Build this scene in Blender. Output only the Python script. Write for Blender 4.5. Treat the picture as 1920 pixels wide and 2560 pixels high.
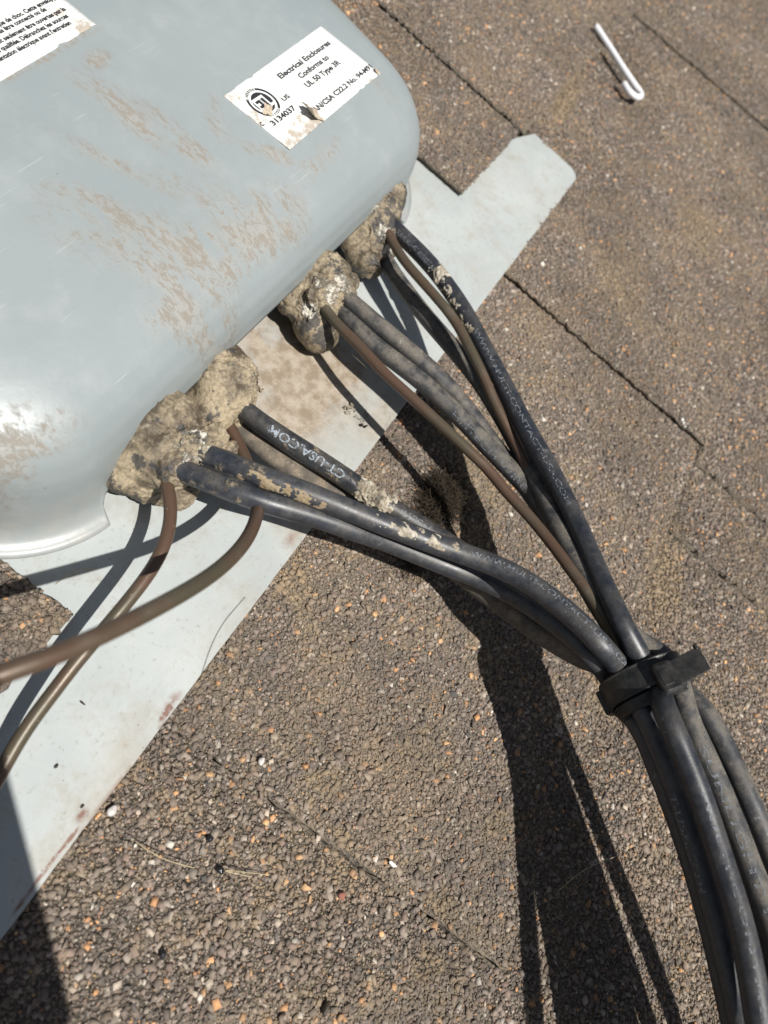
import bpy, bmesh, math, random
import numpy as np
from mathutils import Vector, Matrix
from mathutils import noise as mnoise
random.seed(7); rng = np.random.default_rng(11)
for o in list(bpy.data.objects): bpy.data.objects.remove(o)
S = bpy.context.scene; COL = S.collection

# ------------------------------------------------------------------ camera (roof plane is z = 0, +Y runs up the roof, +X along the courses)
F = 1850.0; HC = 0.25; KZ = 1920/1659.0
AX = np.array([1586., -2295., F]); AX /= np.linalg.norm(AX)
_t = -F*F/(1586 - .8*2295); AY = -np.array([_t, .8*_t, F])*np.sign(_t)
AY = AY - AY.dot(AX)*AX; AY /= np.linalg.norm(AY)
AN = np.cross(AX, AY); R = np.array([AX, AY, AN])
CAMP = np.array([0, 0, HC])
def W(px, py, z=0.0):                       # a point of the measured sight lines at real height z above the roof
    d = R @ np.array([px*KZ-960, py*KZ-1280, F]); t = (z-HC)/d[2]
    return Vector(CAMP + t*d)
cam = bpy.data.cameras.new('camera'); co = bpy.data.objects.new('camera', cam); COL.objects.link(co)
r_, d_, f_ = R[:, 0], R[:, 1], R[:, 2]
M = Matrix(((r_[0], -d_[0], -f_[0], 0), (r_[1], -d_[1], -f_[1], 0), (r_[2], -d_[2], -f_[2], HC), (0, 0, 0, 1)))
co.matrix_world = M
cam.sensor_fit = 'VERTICAL'; cam.lens = 6.86; cam.sensor_height = 6.86*2560/F; cam.sensor_width = cam.sensor_height*.75
cam.clip_start = .004; cam.clip_end = 200
cam.dof.use_dof = True; cam.dof.focus_distance = .262; cam.dof.aperture_fstop = 3.0
S.camera = co
S.render.resolution_x = 768; S.render.resolution_y = 1024

# ------------------------------------------------------------------ daylight
LD = Vector((0.234, 0.365, -0.9011)).normalized()
sd = bpy.data.lights.new('sun', 'SUN'); sd.energy = 5.0; sd.angle = math.radians(.5); sd.color = (1, .962, .905)
so = bpy.data.objects.new('sun', sd); COL.objects.link(so); so.rotation_euler = LD.to_track_quat('-Z', 'Y').to_euler(); so.location = (-1, -1.5, 4)
w = bpy.data.worlds.new('World'); S.world = w; w.use_nodes = True
nt = w.node_tree; bg = nt.nodes['Background']; sky = nt.nodes.new('ShaderNodeTexSky'); sky.sky_type = 'NISHITA'; sky.sun_disc = False
sky.sun_elevation = math.asin(-LD.z); sky.sun_rotation = math.atan2(-LD.x, -LD.y)
hs = nt.nodes.new('ShaderNodeHueSaturation'); hs.inputs['Saturation'].default_value = .55
nt.links.new(sky.outputs[0], hs.inputs['Color']); nt.links.new(hs.outputs[0], bg.inputs[0]); bg.inputs[1].default_value = .05
S.view_settings.view_transform = 'Standard'; S.view_settings.look = 'None'; S.view_settings.exposure = .32; S.view_settings.gamma = 1
S.render.engine = 'CYCLES'

# ------------------------------------------------------------------ material helpers
def srgb(r, g, b):
    f = lambda c: (c/255/12.92) if c/255 <= .04045 else ((c/255+.055)/1.055)**2.4
    return (f(r), f(g), f(b), 1)
class NM:
    def __init__(s, name):
        s.m = bpy.data.materials.new(name); s.m.use_nodes = True; s.t = s.m.node_tree; s.b = s.t.nodes['Principled BSDF']
        s.tc = s.t.nodes.new('ShaderNodeTexCoord')
    def n(s, k): return s.t.nodes.new('ShaderNode'+k)
    def l(s, a, b): s.t.links.new(a, b); return s
    def put(s, a, sock):
        if hasattr(a, 'default_value') or isinstance(a, bpy.types.NodeSocket): s.t.links.new(a, sock)
        else: sock.default_value = a
    def vec(s): return s.tc.outputs['Object']
    def noise(s, scale, detail=4, rough=.6, vec=None, dist=0, col=False):
        n = s.n('TexNoise'); n.inputs['Scale'].default_value = scale; n.inputs['Detail'].default_value = detail
        n.inputs['Roughness'].default_value = rough; n.inputs['Distortion'].default_value = dist
        s.l(vec or s.vec(), n.inputs['Vector']); return n.outputs['Color' if col else 'Fac']
    def voro(s, scale, out='Distance', vec=None, feat='F1'):
        n = s.n('TexVoronoi'); n.feature = feat; n.inputs['Scale'].default_value = scale; s.l(vec or s.vec(), n.inputs['Vector']); return n.outputs[out]
    def ramp(s, x, *st):
        n = s.n('ValToRGB'); e = n.color_ramp.elements
        while len(e) < len(st): e.new(.5)
        for q, (p, c) in zip(e, st): q.position = p; q.color = c if len(c) == 4 else (*c, 1)
        s.put(x, n.inputs[0]); return n.outputs[0]
    def mr(s, x, a, b, c=0., d=1.):
        n = s.n('MapRange'); n.interpolation_type = 'SMOOTHSTEP'; s.put(x, n.inputs[0])
        for i, v in zip((1, 2, 3, 4), (a, b, c, d)): n.inputs[i].default_value = v
        return n.outputs[0]
    def math(s, op, a, b=0.):
        n = s.n('Math'); n.operation = op; s.put(a, n.inputs[0]); s.put(b, n.inputs[1]); return n.outputs[0]
    def mix(s, f, a, b):
        n = s.n('Mix'); n.data_type = 'RGBA'; s.put(f, n.inputs[0]); s.put(a, n.inputs[6]); s.put(b, n.inputs[7]); return n.outputs[2]
    def mapping(s, loc=(0, 0, 0), rot=0, scale=(1, 1, 1)):
        n = s.n('Mapping'); n.vector_type = 'POINT'; s.l(s.vec(), n.inputs[0]); n.inputs[1].default_value = loc; n.inputs[2].default_value = (0, 0, rot); n.inputs[3].default_value = scale
        return n.outputs[0]
    def ellipse(s, cx, cy, rx, ry, rot=0, k=1.0):   # soft patch of dirt lying at a place on the thing itself
        a = s.n('VectorMath'); a.operation = 'SUBTRACT'; s.l(s.vec(), a.inputs[0]); a.inputs[1].default_value = (cx, cy, 0)
        rn = s.n('VectorRotate'); rn.rotation_type = 'Z_AXIS'; s.l(a.outputs[0], rn.inputs[0]); rn.inputs['Angle'].default_value = -rot
        b = s.n('VectorMath'); b.operation = 'MULTIPLY'; s.l(rn.outputs[0], b.inputs[0]); b.inputs[1].default_value = (1/rx, 1/ry, 0)
        c = s.n('VectorMath'); c.operation = 'LENGTH'; s.l(b.outputs[0], c.inputs[0])
        return s.mr(c.outputs['Value'], 0., 1., k, 0.)
    def sum(s, xs):
        a = xs[0]
        for x in xs[1:]: a = s.math('ADD', a, x)
        return a
    def bump(s, h, strength=.3, dist=.001, prev=None):
        n = s.n('Bump'); n.inputs['Strength'].default_value = strength; n.inputs['Distance'].default_value = dist
        s.l(h, n.inputs['Height'])
        if prev is not None: s.l(prev, n.inputs['Normal'])
        return n.outputs[0]
    def done(s, color, rough=.6, normal=None, metal=0., spec=None):
        s.put(color, s.b.inputs['Base Color']); s.put(rough, s.b.inputs['Roughness']); s.b.inputs['Metallic'].default_value = metal
        if spec is not None: s.b.inputs['Specular IOR Level'].default_value = spec
        if normal is not None: s.l(normal, s.b.inputs['Normal'])
        return s.m

# shingle: asphalt with dust, granules (per-granule colour lives in a face attribute)
def m_sheet():
    s = NM('shingle_dust')
    n1 = s.noise(38, 5); n2 = s.noise(900, 3, .7); v = s.voro(560, 'Color')
    c = s.mix(s.mr(n1, .38, .66), (.11, .092, .074, 1), (.18, .145, .10, 1))
    c = s.mix(s.mr(n2, .35, .7), c, (.19, .16, .12, 1))
    sp = s.n('SeparateColor'); s.l(v, sp.inputs[0])
    c = s.mix(s.math('MULTIPLY', s.mr(sp.outputs[0], .2, .9), .35), c, (.14, .125, .115, 1))
    n3 = s.voro(620); nb = s.bump(n3, .9, .0009); nb = s.bump(n2, .8, .0005, nb)
    return s.done(c, .95, nb, spec=.2)
def m_gran():
    s = NM('granules'); a = s.n('Attribute'); a.attribute_name = 'tone'; a.attribute_type = 'GEOMETRY'
    n1 = s.noise(38, 5); n2 = s.noise(2500, 2, .7); n3 = s.noise(260, 4, .65)
    c = s.mix(s.mr(n2, .3, .75, 0., .45), a.outputs['Color'], (.21, .19, .165, 1))
    dust = s.math('MULTIPLY', s.mr(n1, .40, .66, .10, .85), s.mr(n3, .4, .62, .1, 1.))
    # tan silt lodged in a few places on the roof
    el = s.sum([s.ellipse(*q) for q in SILT])
    dust = s.math('MINIMUM', s.math('ADD', dust, s.math('MULTIPLY', el, s.mr(n3, .25, .6, .3, 1.))), .92)
    c = s.mix(dust, c, s.mix(s.mr(n3, .3, .7), (.20, .155, .105, 1), (.31, .235, .15, 1)))
    pt = s.noise(11, 3, .55, None, .4); c = s.mix(s.mr(pt, .38, .62, .30, 0.), c, (.055, .046, .040, 1)); c = s.mix(s.mr(s.noise(17, 4, .6, s.mapping(loc=(2, 1, 0))), .50, .70, 0, .38), c, (.29, .215, .145, 1))
    nb = s.bump(n2, .5, .0003)
    return s.done(c, .9, nb, spec=.25)
def el_at(px, py, rx, ry, rot=0, k=1., z=0.):
    p = W(px, py, z); return (p.x, p.y, rx, ry, rot, k)
SILT = [el_at(1215, 225, .050, .011, .1, 1.8), el_at(950, 1965, .010, .010, 0, 1.9), el_at(925, 2085, .009, .007, 0, 1.6), el_at(740, 1850, .016, .008, .5, 1.2), el_at(1075, 1780, .012, .008, 0, 1.2),
        el_at(1040, 1000, .03, .03, 0, 1.0), el_at(1010, 1180, .025, .02, 0, .9), el_at(1430, 1230, .04, .018, .2, 1.3), el_at(700, 1690, .005, .009, .3, 2.4), el_at(640, 1250, .03, .010, .9, 1.2),
        el_at(1080, 590, .02, .006, 0, 1.3), el_at(1300, 1480, .03, .015, .4, .9), el_at(1500, 500, .05, .03, .3, .8), el_at(1330, 620, .05, .03, .3, .8)]
MSHEET = m_sheet(); MGRAN = m_gran()

def m_hood():
    s = NM('grey_powder_coat')
    n1 = s.noise(9, 4); fine = s.noise(700, 3, .6)
    base = s.mix(s.mr(n1, .3, .7), (.225, .257, .264, 1), (.252, .284, .290, 1))
    base = s.mix(s.mr(s.noise(60, 6, .7), .45, .8, 0, .3), base, (.36, .38, .38, 1))
    # brown mud smears: several patches broken up by streaky noise running down the lid
    mv = s.mapping(rot=.95, scale=(1.5, .42, 1)); st = s.noise(330, 8, .80, s.mapping(rot=.95, scale=(1.25, .62, 1)), .5); st2 = s.noise(75, 6, .7, s.mapping(rot=.95, scale=(1.3, .5, 1)))
    P = lambda px, py, rx, ry, rot, k: el_at(px, py, rx, ry, rot, k, .06)
    els = s.sum([s.ellipse(*q) for q in (P(300, 235, .040, .010, -1.2, .75), P(370, 300, .03, .008, -1.15, .8), P(215, 330, .03, .006, -1.15, .5), P(170, 420, .02, .01, -.9, .65), P(330, 500, .055, .019, -.75, .85),
        P(430, 560, .035, .018, .1, .8), P(460, 400, .035, .014, -.9, .6), P(560, 470, .05, .012, -.2, .6), P(620, 420, .03, .02, 0, .55), P(430, 650, .022, .010, -.5, .8),
        P(510, 640, .02, .01, 0, .6), P(50, 890, .026, .011, -.5, .75), P(10, 925, .018, .014, 0, .6), P(470, 240, .018, .008, .9, .6), P(600, 310, .022, .006, -.8, .9), P(720, 300, .03, .008, .1, .5), P(90, 130, .05, .003, .05, .7), P(860, 180, .012, .03, 0, .35), P(210, 130, .01, .006, .05, .8))])
    m1 = s.math('MULTIPLY', s.mr(st, .45, .62), s.mr(st2, .37, .58)); m1 = s.math('MINIMUM', s.math('MULTIPLY', m1, s.mr(els, .02, .8, 0, 2.3)), 1.)
    haze = s.math('MULTIPLY', s.mr(els, .05, 1., 0, .46), s.mr(st2, .35, .65))
    c = s.mix(haze, base, (.34, .30, .25, 1)); c = s.mix(s.math('MULTIPLY', m1, .62), c, (.175, .14, .10, 1))
    # hairline scratches and specks
    sc1 = s.noise(1300, 1, .5, s.mapping(rot=.35, scale=(.025, 1, 1))); sc2 = s.noise(1200, 1, .5, s.mapping(rot=-.9, scale=(.03, 1, 1)))
    scm = s.math('MULTIPLY', s.math('MAXIMUM', s.mr(sc1, .745, .765), s.mr(sc2, .755, .775)), s.mr(s.noise(30, 2), .50, .60))
    c = s.mix(s.math('MULTIPLY', scm, .16), c, (.62, .65, .65, 1))
    spk = s.math('MULTIPLY', s.mr(s.voro(170), .035, .055, 1., 0.), s.mr(s.noise(45, 2), .58, .62))
    c = s.mix(s.math('MULTIPLY', spk, .75), c, (.10, .085, .07, 1))
    # dull dirt washed toward the foot of the shell
    geo = s.n('SeparateXYZ'); s.l(s.vec(), geo.inputs[0])
    low = s.math('MULTIPLY', s.mr(geo.outputs[2], .008, .030, 1., 0.), s.mr(s.noise(60, 5), .35, .7, .1, .5))
    c = s.mix(low, c, (.36, .31, .26, 1))
    rough = s.math('ADD', s.mr(n1, .3, .7, .42, .48), s.math('MULTIPLY', m1, .35))
    nb = s.bump(fine, .16, .0003); nb = s.bump(s.noise(55, 3), .12, .0012, nb); nb = s.bump(m1, .3, .0002, nb)
    return s.done(c, rough, nb, spec=.85)
def m_plate():
    s = NM('grey_flashing')
    n1 = s.noise(22, 6, .65); fine = s.noise(520, 4, .7); n4 = s.noise(85, 6, .7)
    c = s.mix(s.mr(n1, .3, .7), (.335, .365, .365, 1), (.40, .425, .415, 1))
    c = s.mix(s.mr(n4, .48, .75, 0, .6), c, (.29, .275, .235, 1))
    c = s.mix(s.mr(fine, .56, .74, 0, .6), c, (.22, .20, .165, 1))
    Q = lambda *a: s.ellipse(*el_at(*a, z=.003))
    brown = s.sum([Q(700, 830, .055, .03, 0, 1.5), Q(600, 760, .04, .035, 0, 1.5), Q(560, 900, .03, .03, 0, .9), Q(830, 900, .03, .012, 0, .9), Q(650, 1140, .014, .009, .3, 1.1), Q(590, 1090, .02, .006, .8, .7), Q(250, 1740, .03, .012, .6, .5)])
    c = s.mix(s.mr(s.noise(33, 7, .75), .50, .72, 0, .5), c, (.27, .24, .19, 1)); c = s.mix(s.mr(s.noise(9, 3), .45, .65, 0, .25), c, (.30, .27, .22, 1))
    mask = s.math('MINIMUM', s.math('MULTIPLY', brown, s.mr(s.noise(70, 7, .72), .28, .66, .25, 1.)), .93)
    c = s.mix(mask, c, s.mix(s.mr(s.noise(210, 5, .7), .35, .65), (.225, .172, .118, 1), (.37, .315, .25, 1)))
    # rust along the bottom edge
    g = s.n('SeparateXYZ'); s.l(s.vec(), g.inputs[0])
    edge = s.mr(g.outputs[1], -.0125, -.0085, 1., 0.); along = s.mr(s.noise(60, 3, .6, s.mapping(scale=(1, .1, 1))), .52, .6)
    xr = s.mr(g.outputs[0], .11, .07, 0., 1.)
    edge2 = s.mr(g.outputs[1], -.0125, -.0105, 1., 0.)
    c = s.mix(s.math('MULTIPLY', s.math('MULTIPLY', edge2, along), s.math('MULTIPLY', xr, .8)), c, (.16, .075, .04, 1))
    rs = s.math('MULTIPLY', s.sum([Q(358, 1540, .0045, .0016, 0, 2.2), Q(372, 1515, .006, .003, 0, .7), Q(178, 1762, .0030, .0022, 0, 1.6), Q(151, 1812, .005, .0009, 0, 1.8), Q(121, 1848, .004, .0009, 0, 1.2), Q(91, 1888, .006, .0009, 0, 1.8), Q(53, 1941, .006, .0009, 0, 1.6), Q(625, 1165, .006, .003, 0, .6)]), s.mr(n4, .25, .5))
    c = s.mix(s.math('MINIMUM', s.math('MULTIPLY', rs, s.mr(s.noise(420, 4, .7), .38, .60, .25, 1.)), .88), c, (.155, .066, .040, 1))
    spk = s.math('MULTIPLY', s.mr(s.voro(260), .06, .085, 1., 0.), s.mr(s.noise(60, 2), .55, .6))
    c = s.mix(s.math('MULTIPLY', spk, .8), c, (.12, .09, .06, 1))
    nb = s.bump(fine, .15, .0003); nb = s.bump(s.noise(30, 3), .15, .002, nb)
    return s.done(c, s.mr(n4, .3, .7, .42, .6), nb, spec=.4)
MHOOD = m_hood(); MPLATE = m_plate()

def uvmask(s, u0, u1, v0=None, v1=None):
    pass
def m_cable(name, base, dust, amt, patches=(), gloss=.38, dustcol2=None):
    # dust settles on upward faces of the jacket; patches = (arc start, arc end, strength) of caked mud along the cable
    s = NM(name); uv = s.n('UVMap'); uv.uv_map = 'along'; sp = s.n('SeparateXYZ'); s.l(uv.outputs[0], sp.inputs[0])
    n1 = s.noise(130, 6, .68); n2 = s.noise(1700, 3, .7); n3 = s.noise(420, 4, .65)
    g = s.n('NewGeometry'); gz = s.n('SeparateXYZ'); s.l(g.outputs['Normal'], gz.inputs[0])
    up = s.mr(gz.outputs[2], -.1, .9)
    m = s.math('MULTIPLY', s.math('MULTIPLY', s.mr(n1, .36, .62), up), amt)
    m = s.math('MULTIPLY', m, s.mr(n2, .3, .6, .35, 1.))
    spots = s.math('MULTIPLY', s.mr(n3, .66, .72), min(1., amt+.25))
    if patches:
        pm = None
        for a, b, k in patches:
            q = s.math('MULTIPLY', s.math('MULTIPLY', s.mr(sp.outputs[0], a, a+.006), s.mr(sp.outputs[0], b-.006, b, 1., 0.)), k)
            pm = q if pm is None else s.math('MAXIMUM', pm, q)
        pn = s.noise(190, 6, .7, None, .4)
        cake = s.mr(s.math('ADD', pn, s.math('MULTIPLY', pm, .15)), .64, .74)
        cake = s.math('MULTIPLY', cake, s.mr(pm, 0., .1))
    c = s.mix(s.mr(n3, .3, .7), base, tuple(min(1, x*1.7+.004) for x in base[:3])+(1,))
    c = s.mix(m, c, dust)
    c = s.mix(s.math('MULTIPLY', spots, .35), c, (.42, .40, .36, 1))
    scf = s.noise(900, 4, .75, s.mapping(rot=.9, scale=(.25, 1.3, .6))); sm_ = s.math('MULTIPLY', s.mr(scf, .60, .70), s.mr(n1, .42, .60))
    c = s.mix(s.math('MULTIPLY', sm_, .38), c, (.27, .28, .30, 1))
    nb = s.bump(n3, .12, .0003); nb = s.bump(n2, .15, .0002, nb)
    rough = s.math('ADD', gloss, s.math('MULTIPLY', m, .45))
    if patches:
        c = s.mix(s.math('MULTIPLY', cake, s.mr(n3, .3, .65, .25, .85)), c, dustcol2 or (.27, .215, .145, 1)); nb = s.bump(cake, .8, .0006, nb)
        rough = s.math('MINIMUM', s.math('ADD', rough, s.math('MULTIPLY', cake, .5)), 1.)
    return s.done(c, rough, nb, spec=.55)
BLK = (.011, .0135, .019, 1); DUST = (.19, .165, .13, 1)
MBLACK = m_cable('black_jacket', BLK, DUST, .16)
MBLACK_MUD = m_cable('black_jacket_scuffed', BLK, DUST, .22, [(0, .035, .9), (.06, .12, .35), (.020, .085, .7)])
MDUSTY = m_cable('dusty_jacket', (.022, .023, .026, 1), DUST, .75, gloss=.5)
MDUSTY2 = m_cable('silt_covered_jacket', (.06, .052, .042, 1), (.235, .19, .14, 1), 1., gloss=.8)
MMUDDY = m_cable('muddy_jacket', (.017, .020, .026, 1), DUST, .30, [(0, .10, .8)])
MCT = m_cable('printed_jacket', (.014, .016, .019, 1), DUST, .28, [(0.09, .14, .7)])
def m_bronze(name, k):
    s = NM(name); n = s.noise(60, 5); n2 = s.noise(700, 3)
    n0 = s.noise(22, 3)
    c = s.mix(s.mr(n0, .36, .56), (.085*k, .072*k, .048*k, 1), (.105*k, .064*k, .043*k, 1))
    c = s.mix(s.mr(n, .52, .75, 0, .6), c, (.14*k, .12*k, .09*k, 1))
    c = s.mix(s.mr(n2, .66, .74, 0, .5), c, (.32, .27, .22, 1))
    return s.done(c, s.mr(n, .3, .7, .34, .52), s.bump(n2, .15, .0002), metal=.25)
MBRONZE = m_bronze('tarnished_copper', 1.0)
def m_putty():
    s = NM('duct_seal_putty'); n1 = s.noise(75, 6, .7); n2 = s.noise(420, 5, .72); n0 = s.noise(45, 4)
    c = s.mix(s.mr(n1, .38, .62), (.080, .062, .042, 1), (.36, .295, .20, 1))
    c = s.mix(s.mr(n2, .5, .75, 0, .6), c, (.47, .40, .29, 1)); c = s.mix(s.mr(s.noise(900, 3, .7), .35, .6, .4, 0.), c, (.05, .04, .028, 1))
    c = s.mix(s.math('MULTIPLY', s.mr(s.noise(80, 5, .65, s.mapping(loc=(.3, .1, .2))), .545, .585), .8), c, (.035, .037, .042, 1))
    g = s.n('Attribute'); g.attribute_name = 'crust'; g.attribute_type = 'GEOMETRY'
    w_ = s.mr(s.math('ADD', g.outputs['Fac'], s.math('MULTIPLY', s.math('SUBTRACT', s.noise(170, 7, .8), .5), 3.4)), .62, .95)
    c = s.mix(s.math('MULTIPLY', w_, .85), c, (.56, .53, .46, 1))
    nb = s.bump(n2, .5, .0009); nb = s.bump(n1, .5, .003, nb); nb = s.bump(w_, .8, .0007, nb)
    return s.done(c, s.mr(n1, .35, .65, .5, .85), nb, spec=.4)
MPUTTY = m_putty()
def m_plain(name, c, rough=.7, c2=None, sc=400, spec=.4, bump=.2, bd=.0004, metal=0):
    s = NM(name); n = s.noise(sc, 5, .7); nn = s.noise(sc*.16, 4)
    col = s.mix(s.mr(n, .35, .7), c, c2 or tuple(x*1.4 for x in c[:3])+(1,))
    return s.done(col, s.mr(nn, .3, .7, rough-.08, rough+.08), s.bump(n, bump, bd), spec=spec, metal=metal)
MCRUST = m_plain('dry_putty_crust', (.20, .165, .115, 1), .9, (.50, .46, .38, 1), 300, bump=.8, bd=.001)
MTIE = m_plain('black_nylon', (.010, .0105, .011, 1), .42, (.035, .033, .030, 1), 260)
MHAIR = m_plain('dead_moss_fibre', (.014, .010, .007, 1), .9, (.06, .042, .024, 1))
MSTRAW = m_plain('pale_straw', (.40, .33, .20, 1), .8)
MALU = m_plain('bare_aluminium', (.66, .67, .69, 1), .45, (.86, .87, .88, 1), 700, metal=.15, bump=.6)
MINK = m_plain('printed_ink', (.018, .018, .022, 1), .6)
def m_label():
    s = NM('white_sticker'); n1 = s.noise(300, 6, .75); n2 = s.noise(45, 4); n3 = s.noise(900, 3)
    el = s.sum([s.ellipse(*el_at(*a, z=.06)) for a in ((655, 285, .022, .012, .3, 1.), (560, 245, .014, .008, 0, .9), (500, 200, .01, .006, 0, .8), (700, 250, .01, .01, 0, .9), (805, 160, .012, .006, 0, .7), (740, 215, .012, .006, 0, .5),
        (185, 70, .008, .008, 0, 1.2), (150, 110, .02, .004, .1, .6), (130, 30, .01, .004, .1, .5))])
    t = s.math('ADD', n1, s.math('ADD', s.math('MULTIPLY', el, .22), s.math('MULTIPLY', s.mr(n2, .4, .7), .06)))
    c = s.mix(s.mr(t, .58, .78, 0, .8), (.64, .655, .64, 1), (.33, .27, .20, 1))
    c = s.mix(s.mr(n3, .5, .8, 0, .25), c, (.5, .5, .49, 1))
    return s.done(c, .55, s.bump(n1, .15, .0003), spec=.4)
MLABEL = m_label()
def m_print(name, col, thr):    # worn cable print: ink missing in places
    s = NM(name); n = s.noise(1500, 3, .7); s.done(col, .7)
    tr = s.n('BsdfTransparent'); mx = s.n('MixShader'); out = [q for q in s.t.nodes if q.type == 'OUTPUT_MATERIAL'][0]
    s.l(s.mr(n, thr-.04, thr+.08), mx.inputs[0]); s.l(tr.outputs[0], mx.inputs[1]); s.l(s.b.outputs[0], mx.inputs[2]); s.l(mx.outputs[0], out.inputs[0]); return s.m
MPRINT = m_print('worn_white_print', (.27, .31, .35, 1), .42)
MPRINT2 = m_print('faded_print', (.17, .185, .205, 1), .47)

# ------------------------------------------------------------------ object helpers
def mesh_obj(name, verts, faces, mat, parent=None, smooth=False):
    me = bpy.data.meshes.new(name); me.from_pydata([tuple(v) for v in verts], [], faces); me.materials.append(mat)
    if smooth: me.polygons.foreach_set('use_smooth', [True]*len(me.polygons))
    o = bpy.data.objects.new(name, me); COL.objects.link(o)
    if parent: o.parent = parent
    return o
def bm_obj(name, bm, mat, parent=None, smooth=False):
    bmesh.ops.recalc_face_normals(bm, faces=bm.faces)
    me = bpy.data.meshes.new(name); bm.to_mesh(me); bm.free(); me.materials.append(mat)
    if smooth: me.polygons.foreach_set('use_smooth', [True]*len(me.polygons))
    o = bpy.data.objects.new(name, me); COL.objects.link(o)
    if parent: o.parent = parent
    return o
def tag(o, label, cat, group=None, kind=None):
    if label: o['label'] = label
    if cat: o['category'] = cat
    if group: o['group'] = group
    if kind: o['kind'] = kind
    return o
def catmull(P, step=.0015):
    P = [Vector(p) for p in P]; Q = [P[0]*2-P[1]]+P+[P[-1]*2-P[-2]]; out = []
    for i in range(1, len(Q)-2):
        a, b, c, d = Q[i-1:i+3]; n = max(2, int((c-b).length/step))
        t0 = 0; t1 = (b-a).length**.5+1e-6; t2 = t1+(c-b).length**.5+1e-6; t3 = t2+(d-c).length**.5+1e-6
        for k in range(n):
            t = t1+(t2-t1)*k/n
            A1 = a*((t1-t)/(t1-t0))+b*((t-t0)/(t1-t0)); A2 = b*((t2-t)/(t2-t1))+c*((t-t1)/(t2-t1)); A3 = c*((t3-t)/(t3-t2))+d*((t-t2)/(t3-t2))
            B1 = A1*((t2-t)/(t2-t0))+A2*((t-t0)/(t2-t0)); B2 = A2*((t3-t)/(t3-t1))+A3*((t-t1)/(t3-t1))
            out.append(B1*((t2-t)/(t2-t1))+B2*((t-t1)/(t2-t1)))
    out.append(P[-1])
    for _ in range(14):
        out = [out[0]]+[(out[i-1]+out[i]*2+out[i+1])/4 for i in range(1, len(out)-1)]+[out[-1]]
    return out
class Tube:
    def __init__(s, pts, r, step=.0015, smooth_iter=0):
        s.p = catmull(pts, step); s.r = r
        for _ in range(smooth_iter): s.p = [s.p[0]]+[(s.p[i-1]+s.p[i]*2+s.p[i+1])/4 for i in range(1, len(s.p)-1)]+[s.p[-1]]
        n = len(s.p); s.t = [(s.p[min(i+1, n-1)]-s.p[max(i-1, 0)]).normalized() for i in range(n)]
        s.arc = [0.]
        for i in range(1, n): s.arc.append(s.arc[-1]+(s.p[i]-s.p[i-1]).length)
        s.fr = []
        for t in s.t:
            side = t.cross(Vector((0, 0, 1)));
            if side.length < .05: side = t.cross(Vector((0, 1, 0)))
            side.normalize(); s.fr.append((side, side.cross(t).normalized()))
    def at(s, u, ang, rr):
        i = int(np.searchsorted(s.arc, u))-1; i = max(0, min(i, len(s.p)-2)); k = (u-s.arc[i])/max(1e-9, s.arc[i+1]-s.arc[i])
        p = s.p[i].lerp(s.p[i+1], k); a = s.fr[i][0].lerp(s.fr[i+1][0], k); b = s.fr[i][1].lerp(s.fr[i+1][1], k)
        return p+(a*math.sin(ang)+b*math.cos(ang))*rr
    def mesh(s, name, mat, parent=None, seg=20, wob=0):
        V = []; Fc = []; uv = []
        n = len(s.p)
        for i in range(n):
            rr = s.r*(1+wob*mnoise.noise(s.p[i]*60))
            if i == 0 or i == n-1: rr *= .86
            for k in range(seg):
                a = 2*math.pi*k/seg; V.append(s.p[i]+(s.fr[i][0]*math.sin(a)+s.fr[i][1]*math.cos(a))*rr)
        for i in range(n-1):
            for k in range(seg):
                k2 = (k+1) % seg; Fc.append((i*seg+k, i*seg+k2, (i+1)*seg+k2, (i+1)*seg+k))
                u0, u1 = s.arc[i], s.arc[i+1]; uv += [u0, k/seg, u0, (k+1)/seg, u1, (k+1)/seg, u1, k/seg]
        Fc.append(tuple(range(seg))[::-1]); uv += [0., 0.]*seg
        Fc.append(tuple(range((n-1)*seg, n*seg))); uv += [s.arc[-1], 0.]*seg
        o = mesh_obj(name, V, Fc, mat, parent, True)
        L = o.data.uv_layers.new(name='along'); L.data.foreach_set('uv', uv); return o
def text_mesh(txt, size=1., bold=.0):
    cu = bpy.data.curves.new('t', 'FONT'); cu.body = txt; cu.size = size; cu.resolution_u = 3; cu.offset = bold
    ob = bpy.data.objects.new('t', cu); me = bpy.data.meshes.new_from_object(ob)
    bm = bmesh.new(); bm.from_mesh(me); bpy.data.objects.remove(ob); bpy.data.meshes.remove(me); bpy.data.curves.remove(cu)
    return bm
def print_on(tube, txt, u0, ang, h, mat, parent, flip=False, length=None):
    bm = text_mesh(txt, 1., .012); bmesh.ops.triangulate(bm, faces=bm.faces); bmesh.ops.subdivide_edges(bm, edges=bm.edges[:], cuts=1)
    xs = [v.co.x for v in bm.verts]; x0, x1 = min(xs), max(xs); sc = h/.72
    sx = (length/(x1-x0)) if length else sc
    for v in bm.verts:
        x = (v.co.x-x0)*sx; y = (v.co.y-.36)*sc
        if flip: u = u0-x; a = ang+y/tube.r       # reads back up the cable
        else: u = u0+x; a = ang-y/tube.r
        v.co = tube.at(u, a, tube.r+.00007)
    return bm_obj('printing', bm, mat, parent)

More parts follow.
